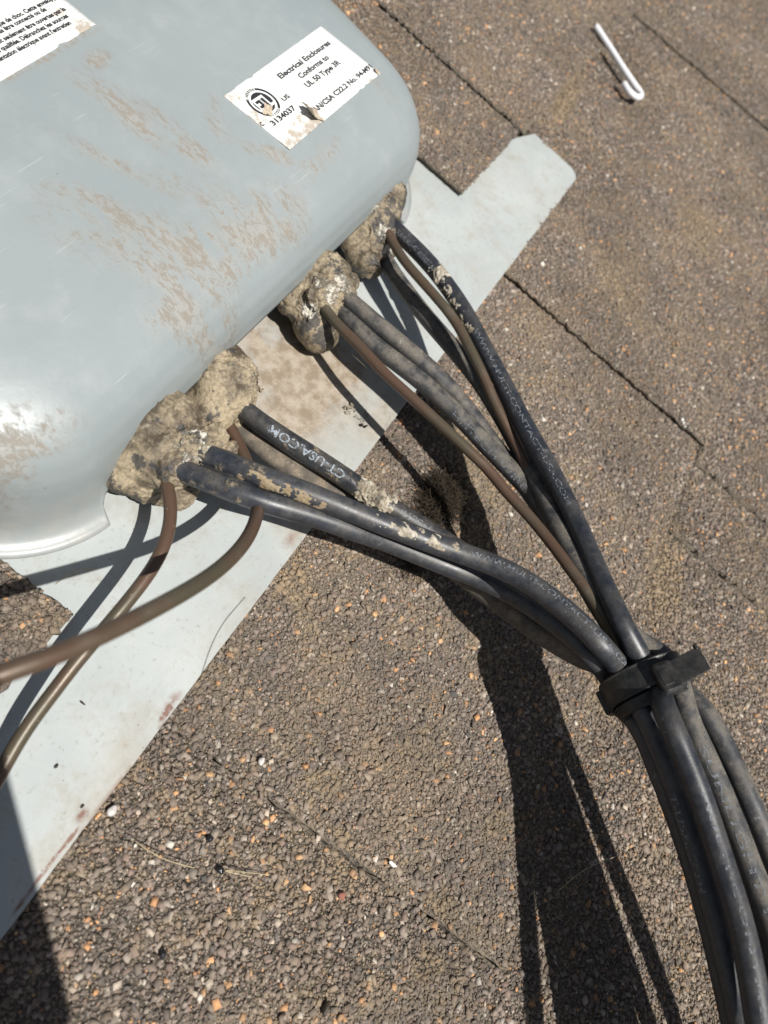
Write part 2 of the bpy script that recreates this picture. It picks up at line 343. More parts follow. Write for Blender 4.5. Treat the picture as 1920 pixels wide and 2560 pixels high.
# ------------------------------------------------------------------ roof: one sheet underneath, shingles with granules on it
roof = mesh_obj('roof', [(-5, -5, -.008), (5, -5, -.008), (5, 5, -.008), (-5, 5, -.008)], [(0, 1, 2, 3)], MSHEET); roof['kind'] = 'structure'
def inpoly(x, y, P):
    c = np.zeros(len(x), bool); n = len(P); j = n-1
    for i in range(n):
        xi, yi = P[i]; xj, yj = P[j]
        cond = ((yi > y) != (yj > y)); c ^= cond & (x < (xj-xi)*(y-yi)/(yj-yi+1e-12)+xi); j = i
    return c
VIEW = [(-.10, -.03), (.25, .31), (1.02, -.03), (.10, -.36)]
VIEW2 = [(-.30, -.20), (-.20, .25), (.15, .62), (.60, .60), (1.38, .20), (1.38, -.40), (.40, -.55), (-.10, -.55), (-.30, -.40)]
TON = np.array([(.105, .088, .078), (.135, .118, .108), (.085, .075, .070), (.165, .150, .135), (.12, .092, .082), (.060, .056, .056), (.30, .165, .08), (.36, .22, .115), (.33, .325, .31), (.028, .03, .034), (.26, .235, .205)])
PRB = np.array([.21, .19, .15, .12, .12, .06, .024, .018, .010, .022, .036]); PRB /= PRB.sum()
CUBE = np.array([(x, y, z) for x in (-1, 1) for y in (-1, 1) for z in (-1, 1)], float)/1.5
CF = np.array([(0, 1, 3, 2), (4, 6, 7, 5), (0, 4, 5, 1), (2, 3, 7, 6), (0, 2, 6, 4), (1, 5, 7, 3)])
def granules(x0, x1, y0, y1, pitch, rmin, rmax, ztop, tests, maxx=9, outer=False):
    joint = abs(x1-.0511) < 1e-4 or abs(x0-.0513) < 1e-4; b = (-.31, 1.39, -.59, .66) if outer else (-.11, 1.03, -.37, .32); x0 = max(x0, b[0]); x1 = min(x1, b[1], maxx); y0 = max(y0, b[2]); y1 = min(y1, b[3])
    if x1-x0 < pitch*2 or y1-y0 < pitch*2: return np.zeros((0, 3)), np.zeros((0, 4), int), np.zeros((0, 3))
    gx, gy = np.meshgrid(np.arange(x0+pitch*.4, x1-pitch*.2, pitch), np.arange(y0+pitch*.4, y1-pitch*.2, pitch)); gx = gx.ravel(); gy = gy.ravel()
    gx = gx+rng.uniform(-.5, .5, gx.shape)*pitch; gy = gy+rng.uniform(-.5, .5, gy.shape)*pitch
    k = (gx > x0) & (gx < x1)
    if joint: k &= (np.abs(gx-.0512) > .0011) | ~(((gy > -.101) & (gy < -.056)) | (gy < -.125))
    k = k & (gy > y0) & (gy < y1) & ((inpoly(gx, gy, VIEW2) & ~inpoly(gx, gy, VIEW)) if outer else inpoly(gx, gy, VIEW))
    for t in tests: k &= t(gx, gy)
    gx, gy = gx[k], gy[k]; n = len(gx)
    if n == 0: return np.zeros((0, 3)), np.zeros((0, 4), int), np.zeros((0, 3))
    r = rmin+(rmax-rmin)*rng.random(n)**1.9
    sc = np.stack([r*rng.uniform(.75, 1.35, n), r*rng.uniform(.55, 1.05, n), r*rng.uniform(.28, .6, n)], 1)
    V = CUBE[None]*(1+rng.uniform(-.38, .38, (n, 8, 3)))*sc[:, None, :]
    def rot(V, a, i, j):
        c, s_ = np.cos(a)[:, None], np.sin(a)[:, None]; A, B = V[:, :, i]*c-V[:, :, j]*s_, V[:, :, i]*s_+V[:, :, j]*c; V[:, :, i], V[:, :, j] = A, B
    rot(V, rng.normal(0, .38, n), 0, 2); rot(V, rng.normal(0, .38, n), 1, 2); rot(V, rng.uniform(0, 6.28, n), 0, 1)
    V += np.stack([gx, gy, ztop+r*rng.uniform(-.1, .2, n)], 1)[:, None, :]
    t = np.array((1.72, 1.60, 1.47))*TON[rng.choice(len(TON), n, p=PRB)]*rng.uniform(.62, 1.42, (n, 1))
    Fc = (CF[None]+8*np.arange(n)[:, None, None]).reshape(-1, 4)
    return V.reshape(-1, 3), Fc, np.repeat(t, 6, 0)
def shingle(label, x0, x1, y0, y1, zb, zt, excl=(), wav=.0006, lean=(0, 0)):
    # outline with slightly ragged cut edges
    st = .0025; pts = []
    X0, X1, Y0, Y1 = max(x0, -.3), min(x1, 1.4), max(y0, -.6), min(y1, .7)
    def jit(a, b, n):
        return (mnoise.noise(Vector((a*170, b*170, n)))*wav*1.6+mnoise.noise(Vector((a*500, b*500, n+9)))*wav)
    nx = int((X1-X0)/st); ny = int((Y1-Y0)/st)
    lx = lambda y: lean[0]*(y-Y1)/(Y0-Y1) if Y0 != Y1 else 0
    for i in range(nx): x = X0+(X1-X0)*i/nx; pts.append((x+lx(Y0)*(1-i/nx), Y0+jit(x, Y0, 1)))
    for i in range(ny): y = Y0+(Y1-Y0)*i/ny; pts.append((X1+jit(X1, y, 2), y))
    for i in range(nx): x = X1-(X1-X0)*i/nx; pts.append((x, Y1+jit(x, Y1, 3)))
    for i in range(ny): y = Y1-(Y1-Y0)*i/ny; pts.append((X0+lx(y)+jit(X0, y, 4), y))
    n = len(pts); V = [(x, y, zt) for x, y in pts]+[(x, y, zb) for x, y in pts]
    Fc = [tuple(range(n)), tuple(range(2*n-1, n-1, -1))]+[(i+n, (i+1) % n+n, (i+1) % n, i) for i in range(n)]
    tests = [lambda gx, gy: gx > x0+lean[0]*np.clip((gy-Y1)/(Y0-Y1), 0, 1)+.0004]+[(lambda q: (lambda gx, gy: ~((gx > q[0]) & (gx < q[1]) & (gy > q[2]) & (gy < q[3]))))(q) for q in excl]
    parts = [granules(x0, x1, y0, y1, .00160, .0006, .00175, zt, tests), granules(x0, x1, y0, y1, .0011, .00035, .0008, zt+.0001, tests, .55), granules(x0, x1, y0, y1, .0025, .0010, .0020, zt, tests, 9, True)]
    V = np.array(V); nb = len(V); Va = [V]; Fa = []; ca = []
    for v, f, c in parts: Fa.append(f+sum(len(q) for q in Va)); Va.append(v); ca.append(c)
    V = np.concatenate(Va); Q = np.concatenate(Fa); me = bpy.data.meshes.new('roof_shingle')
    nl = sum(len(f) for f in Fc); lv = np.concatenate([np.array([i for f in Fc for i in f]), Q.ravel()])
    tot = np.concatenate([np.array([len(f) for f in Fc]), np.full(len(Q), 4)]); start = np.concatenate([[0], np.cumsum(tot)[:-1]])
    me.vertices.add(len(V)); me.vertices.foreach_set('co', V.ravel()); me.loops.add(len(lv)); me.loops.foreach_set('vertex_index', lv.astype(np.int32))
    me.polygons.add(len(tot)); me.polygons.foreach_set('loop_start', start.astype(np.int32)); me.polygons.foreach_set('loop_total', tot.astype(np.int32))
    mi = np.zeros(len(tot), np.int32); mi[len(Fc):] = 1; me.polygons.foreach_set('material_index', mi)
    at = me.attributes.new('tone', 'FLOAT_COLOR', 'FACE'); c = np.ones((len(tot), 4)); c[len(Fc):, :3] = np.concatenate(ca); at.data.foreach_set('color', c.ravel())
    me.update(); me.validate(); me.materials.append(MSHEET); me.materials.append(MGRAN)
    o = bpy.data.objects.new('roof_shingle', me); COL.objects.link(o); tag(o, label, 'shingle', 'roof shingles around the flashing'); return o
PL = (-.4, .4485, -.0115, .5)                       # area hidden by the flashing plate
R3 = (.332, 1.5, -.1535, .5)
shingle('brown granule shingle in the lower left below the flashing edge', -.3, .0511, -.1545, .12, -.0036, 0, [PL])
shingle('large brown shingle crossed by the black cable shadows', .0513, 1.4, -.1545, .12, -.0034, 0, [PL, R3])
shingle('shingle to the right of the cables with an orange speckled ragged edge', .331, 1.4, -.1555, .0295, .0014, .0030, [(-.4, .4485, -.0115, .5), (.682, 1.5, -.2, .5)], .0009)
shingle('shingle in the upper right corner behind the metal hook', .668, 1.4, -.2, .0300, .0036, .0052, [], .0007, (.024, 0))
shingle('shingle under the cable bundle in the bottom right', -.3, .2643, -.6, -.1547, -.0045, -.0004, [])
shingle('narrow shingle strip right of the black clamp', .2662, .3163, -.6, -.1547, -.0042, .0004, [], .0009)
shingle('shingle at the right photo margin above the narrow strip', .3184, 1.4, -.6, -.1547, -.0040, .0011, [(.668, 1.5, -.2, 0)], .0008)
shingle('dark edged shingle tab lapping over the flashing beside the grey box', .3525, .4322, .0315, .7, .0056, .0076, [], .0007)
shingle('shingle above the flashing tip below the hook', .4350, 1.4, .0288, .7, .0062, .0084, [(.4, .4495, 0, .0310)], .0007)
shingle('shingle corner at the left under the copper wires', -.3, .0597, .0312, .7, .0056, .0076, [], .0008)

# ------------------------------------------------------------------ flashing plate
def plate():
    r = .008; x1 = .4485; y0 = -.0120; pts = [(-.26, y0)]
    for x in np.arange(-.25, x1-r, .004): pts.append((x, y0+.00025*mnoise.noise(Vector((x*45, 0, 0)))+.0001*mnoise.noise(Vector((x*260, 0, 3)))))
    for k in range(9): a = -math.pi/2+k*math.pi/16; pts.append((x1-r+r*math.cos(a), y0+r+r*math.sin(a)))
    pts += [(x1+.0008, .0245), (.4318, .0312), (.4318, .30), (-.26, .30)]
    n = len(pts); zt = .0036; zb = .0030
    V = [(x, y, zt) for x, y in pts]+[(x, y, zb) for x, y in pts]
    Fc = [tuple(range(n)), tuple(range(2*n-1, n-1, -1))]+[(i+n, (i+1) % n+n, (i+1) % n, i) for i in range(n)]
    return mesh_obj('flashing_plate', V, Fc, MPLATE)
tag(plate(), 'flat grey metal flashing plate with stained surface and rusty lower edge', 'flashing')

# ------------------------------------------------------------------ box hood
CX, Y0F, HALF, RC, TOPZ = .199, .0507, .1415, .0415, .0507
YB = .40
PROF = [(.0088, .0048), (.0076, .0048), (.0055, .0052), (.0032, .0068), (.0015, .0100), (.0005, .0150), (0, .0210), (-.0007, .0280), (-.0019, .0338), (-.0042, .0388), (-.0078, .0429), (-.0125, .0460), (-.0185, .0482), (-.0255, .0496), (-.0330, .0504), (-.0405, TOPZ)]
def swell(y, z=1.):
    t = min(1, max(0, (y-.050)/.110)); u = min(1, max(0, (z-.018)/.022)); return 1+.20*(t-t**4/4)/.75*u*u*(3-2*u)
def lidz(x, y):
    z = TOPZ*swell(y); return z+.0006*mnoise.noise(Vector((x, y, z))*14)
def onlid(x, y, d):      # a spot measured on the level of the lid, laid down on its gently domed face
    q = Vector((x, y, .0635)); c = Vector(CAMP); z = .0600
    for _ in range(8): k = (c.z-z)/(c.z-q.z); p = c+(q-c)*k; z = lidz(p.x, p.y)+d
    return Vector((p.x, p.y, z))
Pa = [0.]
for a, b in zip(PROF[:-1], PROF[1:]): Pa.append(Pa[-1]+math.hypot(b[0]-a[0], b[1]-a[1]))
Pa = np.array(Pa)/Pa[-1]; Po = np.array([p[0] for p in PROF]); Pz = np.array([p[1] for p in PROF])
def hood():
    pts = []                                        # wall line with outward normal, counter-clockwise from front left
    def arc(cx, cy, a0, a1, n):
        for k in range(n): a = a0+(a1-a0)*k/(n-1); pts.append(((cx+RC*math.cos(a), cy+RC*math.sin(a)), (math.cos(a), math.sin(a))))
    def line(p, q, nrm, n):
        for k in range(1, n): t = k/n; pts.append(((p[0]+(q[0]-p[0])*t, p[1]+(q[1]-p[1])*t), nrm))
    l, r = CX-HALF, CX+HALF; y0 = Y0F
    arc(l+RC, y0+RC, math.pi, 1.5*math.pi, 40); line((l+RC, y0), (r-RC, y0), (0, -1), 130); arc(r-RC, y0+RC, 1.5*math.pi, 2*math.pi, 40)
    line((r, y0+RC), (r, YB-RC), (1, 0), 40); arc(r-RC, YB-RC, 0, .5*math.pi, 16); line((r-RC, YB), (l+RC, YB), (0, 1), 20); arc(l+RC, YB-RC, .5*math.pi, math.pi, 16); line((l, YB-RC), (l, y0+RC), (-1, 0), 40)
    NV = 40; V = []; n = len(pts); zr0 = .0275
    for (x, y), nr in pts:
        t0 = 0.
        if nr[1] < -.5 and y < y0+.03:
            dx = abs(x-CX); hw = .1065; flat = .052
            if dx < hw:
                z = zr0 if dx < flat else zr0*math.sqrt(max(0, 1-((dx-flat)/(hw-flat))**2.6))
                t0 = float(np.interp(max(z, .0048), Pz[1:], Pa[1:]))
        for j in range(NV+1):
            t = t0+(1-t0)*(j/NV); o = float(np.interp(t, Pa, Po)); z = float(np.interp(t, Pa, Pz))
            V.append((x+nr[0]*o, y+nr[1]*o, z*swell(y+nr[1]*o, z)))
    Fc = [(i*(NV+1)+j, ((i+1) % n)*(NV+1)+j, ((i+1) % n)*(NV+1)+j+1, i*(NV+1)+j+1) for i in range(n) for j in range(NV)]
    # lid: rings shrinking to the middle
    prev = [i*(NV+1)+NV for i in range(n)]; C = Vector((CX, (Y0F+YB)/2, 0))
    for q in [1-.035*k for k in range(1, 28)]:
        cur = []
        for i in range(n):
            v = V[i*(NV+1)+NV]; V.append((C.x+(v[0]-C.x)*q, C.y+(v[1]-C.y)*q, TOPZ*swell(C.y+(v[1]-C.y)*q))); cur.append(len(V)-1)
        Fc += [(prev[i], prev[(i+1) % n], cur[(i+1) % n], cur[i]) for i in range(n)]; prev = cur
    V.append((C.x, C.y, TOPZ*swell(C.y))); Fc += [(prev[i], prev[(i+1) % n], len(V)-1) for i in range(n)]
    o = mesh_obj('shell', V, Fc, MHOOD, None, True)
    bm = bmesh.new(); bm.from_mesh(o.data); bmesh.ops.recalc_face_normals(bm, faces=bm.faces); bmesh.ops.smooth_vert(bm, verts=[v for v in bm.verts if v.co.z > .03], factor=.5); bm.to_mesh(o.data); bm.free()
    for v in o.data.vertices:                       # the pressed sheet is never perfectly even
        if v.co.z > .035: v.co.z += .0006*mnoise.noise(v.co*14)
    s = o.modifiers.new('sheet thickness', 'SOLIDIFY'); s.thickness = .0014; s.offset = -1; return o
box = bpy.data.objects.new('electrical_box', None); box.location = (0, 0, 0); COL.objects.link(box)
tag(box, 'large grey metal roof junction box hood with rounded corners and brown mud smears', 'electrical box')
shell = hood(); shell.parent = box

# label stickers on the lid
def quad_label(c, parent, name='warning_label', notch=None, n=36):
    # c: corners (bottom left, bottom right, top right, top left) as read
    bl, br, tr, tl = [Vector(q) for q in c]; V = []; Fc = []
    out = []
    for a, b in ((bl, br), (br, tr), (tr, tl), (tl, bl)):
        k = int((b-a).length/.0009)
        for i in range(k):
            p = a.lerp(b, i/k); q = (bl+tr)/2-p; q.normalize(); e = max(0, mnoise.noise(p*260)-.22)*.0024+max(0, mnoise.noise(p*900))*.00015
            out.append(p+q*e)
    m = len(out); T = [tuple(onlid(p.x, p.y, .00035)) for p in out]
    # keep the paper following the lid
    g = 26; inside = []
    V = list(T); Fc = []; cx = sum(p.x for p in out)/m; cy = sum(p.y for p in out)/m; prev = list(range(m)); NR = 24
    for r in range(1, NR):
        q = 1-r/NR; cur = []
        for p in out: V.append(tuple(onlid(cx+(p.x-cx)*q, cy+(p.y-cy)*q, .00035))); cur.append(len(V)-1)
        Fc += [(prev[i], prev[(i+1) % m], cur[(i+1) % m], cur[i]) for i in range(m)]; prev = cur
    V.append(tuple(onlid(cx, cy, .00035))); Fc += [(prev[i], prev[(i+1) % m], len(V)-1) for i in range(m)]
    b = len(V); V += [(p[0], p[1], p[2]-.00025) for p in T]; Fc += [(i, b+i, b+(i+1) % m, (i+1) % m) for i in range(m)]
    o = mesh_obj(name, V, Fc, MLABEL, parent, True); return o
def flat_text(txt, origin, xdir, h, mat, parent, length=None, align=0, name='lettering', bold=.036):
    bm = text_mesh(txt, 1., bold); bmesh.ops.triangulate(bm, faces=bm.faces); bmesh.ops.subdivide_edges(bm, edges=bm.edges[:], cuts=1); xs = [v.co.x for v in bm.verts]; x0, x1 = min(xs), max(xs); sc = h/.72; sx = (length/(x1-x0)) if length else sc
    X = Vector(xdir).normalized(); Y = Vector((-X.y, X.x, 0))
    for v in bm.verts:
        x = (v.co.x-x0-(x1-x0)*align)*sx; y = v.co.y*sc; p = Vector(origin)+X*x+Y*y
        v.co = onlid(p.x, p.y, .00042)
    return bm_obj(name, bm, mat, parent)
ZL = .0625
LC = [W(483, 206, ZL), W(630, 320, ZL), W(822, 158, ZL), W(692, 55, ZL)]      # tl?, etc. in the photo
lab = quad_label(((.2228, .0802, 0), (.2957, .0825, 0), (.2931, .1125, 0), (.2216, .1096, 0)), box, 'sticker'); lab['label'] = 'white certification sticker with black lettering'
XD = (1, .022, 0)
def lt(t, x0, x1, y, h): flat_text(t, (x0, y, 0), XD, h, MINK, lab, length=x1-x0)
lt('Electrical Enclosures', .2500, .2883, .1032, .0023)
lt('Conforms to', .2582, .2802, .0990, .0023)
lt('UL 50 Type 3R', .2568, .2828, .0947, .0023)
lt('AN/CSA C22.2 No. 94-M91', .2482, .2952, .0853, .0022)
lt('3134037', .2268, .2427, .0904, .0022)
lt('C', .2226, .2242, .0926, .0018); lt('US', .2412, .2456, .0956, .0018)
def zl(x, y, d=.00042): return onlid(x, y, d)
def emblem():
    cx, cy = .2330, .0998; V = []; Fc = []
    def ring(a0, a1, r0, r1, n=40):
        b = len(V)
        for k in range(n+1):
            a = a0+(a1-a0)*k/n
            for r in (r0, r1): x, y = cx+r*math.cos(a), cy+r*math.sin(a); V.append(tuple(zl(x, y)))
        for k in range(n): Fc.append((b+2*k, b+2*k+1, b+2*k+3, b+2*k+2))
    D = math.radians
    ring(D(-58), D(66), .0056, .0066); ring(D(142), D(238), .0056, .0066); ring(0, D(360), .00005, .0046)
    o = mesh_obj('emblem', V, Fc, MINK, lab)
    def round_text(txt, a_mid, r, h, inward):
        n = len(txt)
        for i, ch in enumerate(txt):
            a = a_mid-(i-(n-1)/2)*.155 if not inward else a_mid+(i-(n-1)/2)*.155
            bm = text_mesh(ch, 1., .03); sc = h/.72; rot = a-math.pi/2 if not inward else a+math.pi/2
            for v in bm.verts:
                x, y = (v.co.x-.3)*sc, (v.co.y-.36)*sc; X = cx+r*math.cos(a)+x*math.cos(rot)-y*math.sin(rot); Y = cy+r*math.sin(a)+x*math.sin(rot)+y*math.cos(rot); v.co = zl(X, Y)
            yield bm
    m = bmesh.new()
    for bm in list(round_text('INTERTEK', D(104), .0061, .0011, False))+list(round_text('LISTED', D(-90), .0061, .0011, True)):
        t = bpy.data.meshes.new('x'); bm.to_mesh(t); m.from_mesh(t); bm.free(); bpy.data.meshes.remove(t)
    bm_obj('ring_lettering', m, MINK, lab)
    b = text_mesh('ETL', 1., .03); xs = [v.co.x for v in b.verts]; x0, x1 = min(xs), max(xs)
    for v in b.verts:
        x = cx+((v.co.x-x0)/(x1-x0)-.5)*.0080; y = cy+(v.co.y-.36)/.72*.0056; v.co = zl(x, y, .00050)
    bm_obj('emblem_letters', b, MLABEL, lab)
emblem()
# torn and curled bits of the sticker
def flake(cx, cy, sx, sy, lift, mat, seed, rot=0, name='torn_flap'):
    n = 9; V = []; Fc = []; q = zl(cx, cy, .0005); cx, cy, zb = q
    for i in range(n):
        for j in range(n):
            u, v = i/(n-1)-.5, j/(n-1)-.5; e = 1+.35*mnoise.noise(Vector((u*3, v*3, seed)))+.2*mnoise.noise(Vector((u*9, v*9, seed)))
            x, y = u*sx*e, v*sy*e; z = lift*max(0, u+.5)**2*(1+.5*v)+.0003*mnoise.noise(Vector((u*6, v*6, seed+4)))+.0003*(u+.5)
            V.append((cx+x*math.cos(rot)-y*math.sin(rot), cy+x*math.sin(rot)+y*math.cos(rot), zb+max(0, z)))
    for i in range(n-1):
        for j in range(n-1): Fc.append((i*n+j, (i+1)*n+j, (i+1)*n+j+1, i*n+j+1))
    return mesh_obj(name, V, Fc, mat, lab)
MFLAKE = m_plain('brown_paper_backing', (.34, .285, .22, 1), .8, (.50, .43, .33, 1), 500)
flake(.2452, .0855, .0085, .0060, .0050, MFLAKE, 3, math.radians(155)); flake(.2310, .0962, .0048, .0032, .0006, MFLAKE, 8, .6); flake(.2944, .0838, .0028, .0022, .0010, MFLAKE, 5, 2)
lab2 = quad_label(((.115, .1465, 0), (.2072, .1532, 0), (.2052, .205, 0), (.11, .198, 0)), box, 'sticker'); lab2['label'] = 'white warning sticker with French lettering'
def lt2(t, xe, y):
    flat_text(t, (xe, y, 0), (1, .045, 0), .00165, MINK, lab2, align=1., bold=.04, length=None)
for t, xe, y in (("AVERTISSEMENT: Risque de choc. Cette enveloppe", .2120-.0068, .1672), ("ne doit pas être connecté ou de", .1972, .1647), ("Peut seulement être ouvertes par la", .2033, .1622),
                 ("personne qualifiée. Débranchez les sources", .2015, .1596), ("d'alimentation électrique avant l'entretien", .1998, .1570)):
    lt2(t, xe, y)

# ------------------------------------------------------------------ cables
# bundle frame at the clamp
CC = W(1402, 1476, .0600); CT = (W(1447, 1565, .0635)-W(1352, 1388, .0560)).normalized()
CU = (Vector(CAMP)-CC); CU = (CU-CT*CU.dot(CT)).normalized(); CL = CT.cross(CU).normalized()
if (Vector(r_)).dot(CL) < 0: CL = -CL
def atc(lat, up, s=0.): return CC+CL*(lat*.001)+CU*(up*.001)+CT*(s*.001)
RB = .00375; RG = .0021
def path(a, clamp, b, lift=.0165):
    P = []
    for x, y, z in a:
        k = min(1, max(0, (y-1010)/410)); P.append(W(x, y, z+lift*k*k*(3-2*k)))
    if clamp: P += [atc(*clamp, -6), atc(*clamp, 5)]
    P += [W(*p) for p in b]
    return P
def tail(P, k):          # beyond the photo the bundle sinks back to the roof
    e = P[-1]; off = Vector((.006*(k % 4), -.006*(k//4), 0))
    d = (P[-1]-P[-3]).normalized()
    return P+[e+Vector((d.x*.05, d.y*.05, .001)), e+Vector((d.x*.11-.006, d.y*.11, -.006)), Vector((e.x-.13, e.y-.21, .022))+off, Vector((-.22, -.60, .006))+off*1.5]
def start(P, dx, dy=.045, dz=-.018):     # runs on under the hood
    s = P[0]; return [Vector((s.x+dx, s.y+dy+.02, max(.010, s.z+dz))), Vector((s.x+dx*.4, s.y+.016, max(.011, s.z-.012)))]+P
GRP = 'black cables gathered in the clamp'
CABS = {}
def cable(key, label, pts, r, mat, group=GRP, name='cable', cat='cable', k=0):
    t = Tube(pts, r); o = t.mesh(name, mat); tag(o, label, cat, group); CABS[key] = (t, o); return t, o
A1 = path([(828, 468, .022), (860, 502, .026), (900, 540, .030), (945, 590, .034), (1000, 668, .038), (1042, 745, .041), (1085, 825, .043), (1130, 912, .046), (1190, 1018, .049), (1245, 1130, .0505), (1300, 1255, .0515), (1350, 1360, .0515)], (1.5, 8.2),
          [(1440, 1545, 0.0767), (1472, 1618, 0.0768), (1504, 1698, 0.0768), (1532, 1778, 0.0763), (1560, 1868, 0.0767), (1591, 1963, 0.0777), (1617, 2073, 0.0787), (1642, 2220, 0.0788)])
A2 = path([(815, 540, .017), (850, 592, .019), (885, 640, .022), (925, 690, .025), (975, 748, .028), (1030, 815, .031), (1078, 890, .034), (1120, 965, .037), (1170, 1065, .041), (1230, 1190, .045), (1310, 1310, .0475), (1380, 1390, .0475)], (8.5, 4.2),
          [(1478, 1535, 0.0703), (1512, 1610, 0.0712), (1548, 1690, 0.072), (1588, 1788, 0.0728), (1628, 1895, 0.074), (1680, 2040, 0.0757), (1740, 2220, 0.077)])
GA = path([(824, 484, .026), (847, 521, .029), (872, 562, .033), (909, 605, .036), (956, 658, .0385), (987, 699, .040), (1019, 761, .041), (1040, 803, .041), (1068, 868, .041), (1106, 942, .040), (1140, 1010, .040), (1180, 1085, .040), (1240, 1190, .042), (1310, 1310, .044)], (4.2, 3.0), [(1445, 1560, 0.062), (1490, 1650, 0.064), (1530, 1740, 0.065), (1590, 1880, 0.065), (1640, 2030, 0.065), (1690, 2180, 0.064)])
B1 = path([(722, 622, .024), (745, 642, .026), (776, 668, .028), (820, 706, .030), (868, 745, .031), (915, 785, .032), (955, 822, .032), (996, 868, .032), (1032, 915, .032), (1068, 965, .032), (1121, 1030, .033), (1170, 1100, .034), (1230, 1190, .036), (1300, 1290, .038), (1365, 1390, .039)], (7.2, -3.4),
          [(1511, 1520, 0.0692), (1552, 1590, 0.0703), (1596, 1680, 0.0717), (1644, 1790, 0.0722), (1696, 1910, 0.0713), (1756, 2060, 0.0703)])
B2 = path([(722, 655, .020), (745, 682, .023), (775, 715, .026), (824, 758, .028), (871, 793, .030), (918, 830, .031), (965, 873, .032), (1012, 919, .033), (1058, 969, .034), (1106, 1018, .035), (1147, 1063, .036), (1178, 1110, .037), (1215, 1175, .038), (1265, 1260, .039), (1320, 1350, .040)], (0.4, .2),
          [(1455, 1560, 0.0605), (1500, 1650, 0.0617), (1550, 1770, 0.0635), (1600, 1900, 0.065), (1650, 2050, 0.0663)])
GB = path([(688, 648, .025), (712, 682, .028), (738, 710, .031), (770, 740, .0335), (809, 783, .036), (840, 815, .0375), (871, 842, .039), (918, 886, .041), (965, 929, .0425), (1015, 976, .044), (1058, 1017, .045), (1090, 1059, .0455), (1137, 1108, .046), (1190, 1172, .0465), (1247, 1250, .047), (1285, 1302, .047), (1318, 1356, .046)], (-4.6, 1.5), [(1420, 1570, 0.063), (1462, 1660, 0.065), (1500, 1750, 0.066), (1545, 1870, 0.066), (1595, 2040, 0.066), (1625, 2180, 0.066)])
C1 = path([(508, 872, .022), (540, 897, .024), (578, 924, .0255), (640, 964, .0265), (702, 1003, .027), (757, 1040, .0275), (807, 1073, .0275), (869, 1112, .028), (932, 1150, .0285), (994, 1190, .031), (1057, 1230, .0355), (1120, 1272, .041), (1190, 1320, .047), (1260, 1372, .052), (1310, 1415, .0550)], (-6.5, -5.5),
          [(1430, 1580, 0.0572), (1480, 1690, 0.0577), (1528, 1820, 0.057), (1575, 1960, 0.0553), (1630, 2120, 0.0538)], 0)
C2 = path([(495, 900, .014), (520, 925, .015), (550, 952, .016), (595, 990, .017), (642, 1020, .0175), (700, 1052, .018), (760, 1084, .018), (830, 1128, .018), (910, 1180, .0185), (1000, 1245, .022), (1100, 1320, .030), (1200, 1390, .040), (1290, 1435, .0480)], (0.8, -8.0),
          [(1425, 1600, 0.0537), (1470, 1700, 0.0545), (1520, 1830, 0.0552), (1570, 1980, 0.055), (1620, 2140, 0.0547)], 0)
D1 = path([(378, 1012, .030), (415, 1024, .0325), (454, 1040, .035), (517, 1065, .038), (579, 1087, .039), (642, 1104, .0385), (700, 1122, .0375), (765, 1146, .036), (830, 1167, .0335), (900, 1196, .032), (970, 1224, .032), (1030, 1247, .0335), (1085, 1272, .037), (1149, 1310, .043), (1220, 1362, .050), (1272, 1410, .0560)], (-10.5, .6),
          [(1385, 1570, 0.0575), (1418, 1650, 0.0582), (1452, 1735, 0.0592), (1486, 1830, 0.0598), (1520, 1940, 0.0603), (1556, 2080, 0.0602), (1590, 2230, 0.0598)], 0)
D2 = path([(420, 975, .031), (455, 986, .034), (500, 1003, .037), (548, 1024, .040), (610, 1046, .042), (680, 1072, .0435), (740, 1096, .0440), (806, 1124, .0440), (870, 1148, .0435), (930, 1171, .0435), (1000, 1196, .0450), (1070, 1222, .0485), (1131, 1252, .053), (1190, 1293, .058), (1255, 1348, .063), (1300, 1396, .066)], (-6.0, 6.8),
          [(1403, 1560, 0.0645), (1430, 1628, 0.065), (1460, 1700, 0.0652), (1492, 1795, 0.0658), (1523, 1891, 0.0665), (1555, 2010, 0.0677), (1584, 2128, 0.068), (1612, 2250, 0.0678)], 0)
cable('A1', 'topmost black cable with white web address print running down the right of the bundle', tail(start(A1, -.006), 0), RB, MBLACK_MUD)
cable('A2', 'black cable lying just under the upper right copper wire', tail(start(A2, -.004), 1), RB, MDUSTY)
cable('B1', 'dusty grey black cable behind the one printed with wire lettering', tail(start(B1, -.006), 2), RB, MDUSTY)
cable('B2', 'dusty cable with faded wire lettering beside the middle copper wire', tail(start(B2, -.008), 3), RB, MDUSTY)
cable('C1', 'black cable with large upside down web address print and a putty crust', tail(start(C1, -.006), 4), RB, MCT)
cable('C2', 'tan silt covered cable lowest over the flashing, beneath the printed one', tail(start(C2, -.006), 5), RB, MDUSTY2)
cable('D1', 'scuffed black cable in front at the left, passing underneath its neighbour', tail(start(D1, -.006), 6), RB, MMUDDY)
cable('D2', 'mud caked black cable arching over to the clamp from the large lower putty lump', tail(start(D2, -.006), 7), RB, MMUDDY)
G = 'bare copper ground wires'
cable('GA', 'brown copper wire leaving the highest putty lump', tail(start(GA, -.004), 2), RG, MBRONZE, G, 'copper_wire', 'wire')
cable('GB', 'brown copper wire leaving the second putty lump over the dusty cables', tail(start(GB, -.004), 5), RG, MBRONZE, G, 'copper_wire', 'wire')
G1 = [W(352, 1010, .026), W(360, 1044, .0275), W(369, 1085, .029), W(369, 1126, .030), W(359, 1170, .031), W(338, 1215, .031), W(305, 1262, .0305), W(262, 1316, .0295), W(210, 1377, .0275), W(152, 1446, .025), W(112, 1500, .0225), W(65, 1560, .020), W(25, 1625, .0175), W(-10, 1690, .0155)]
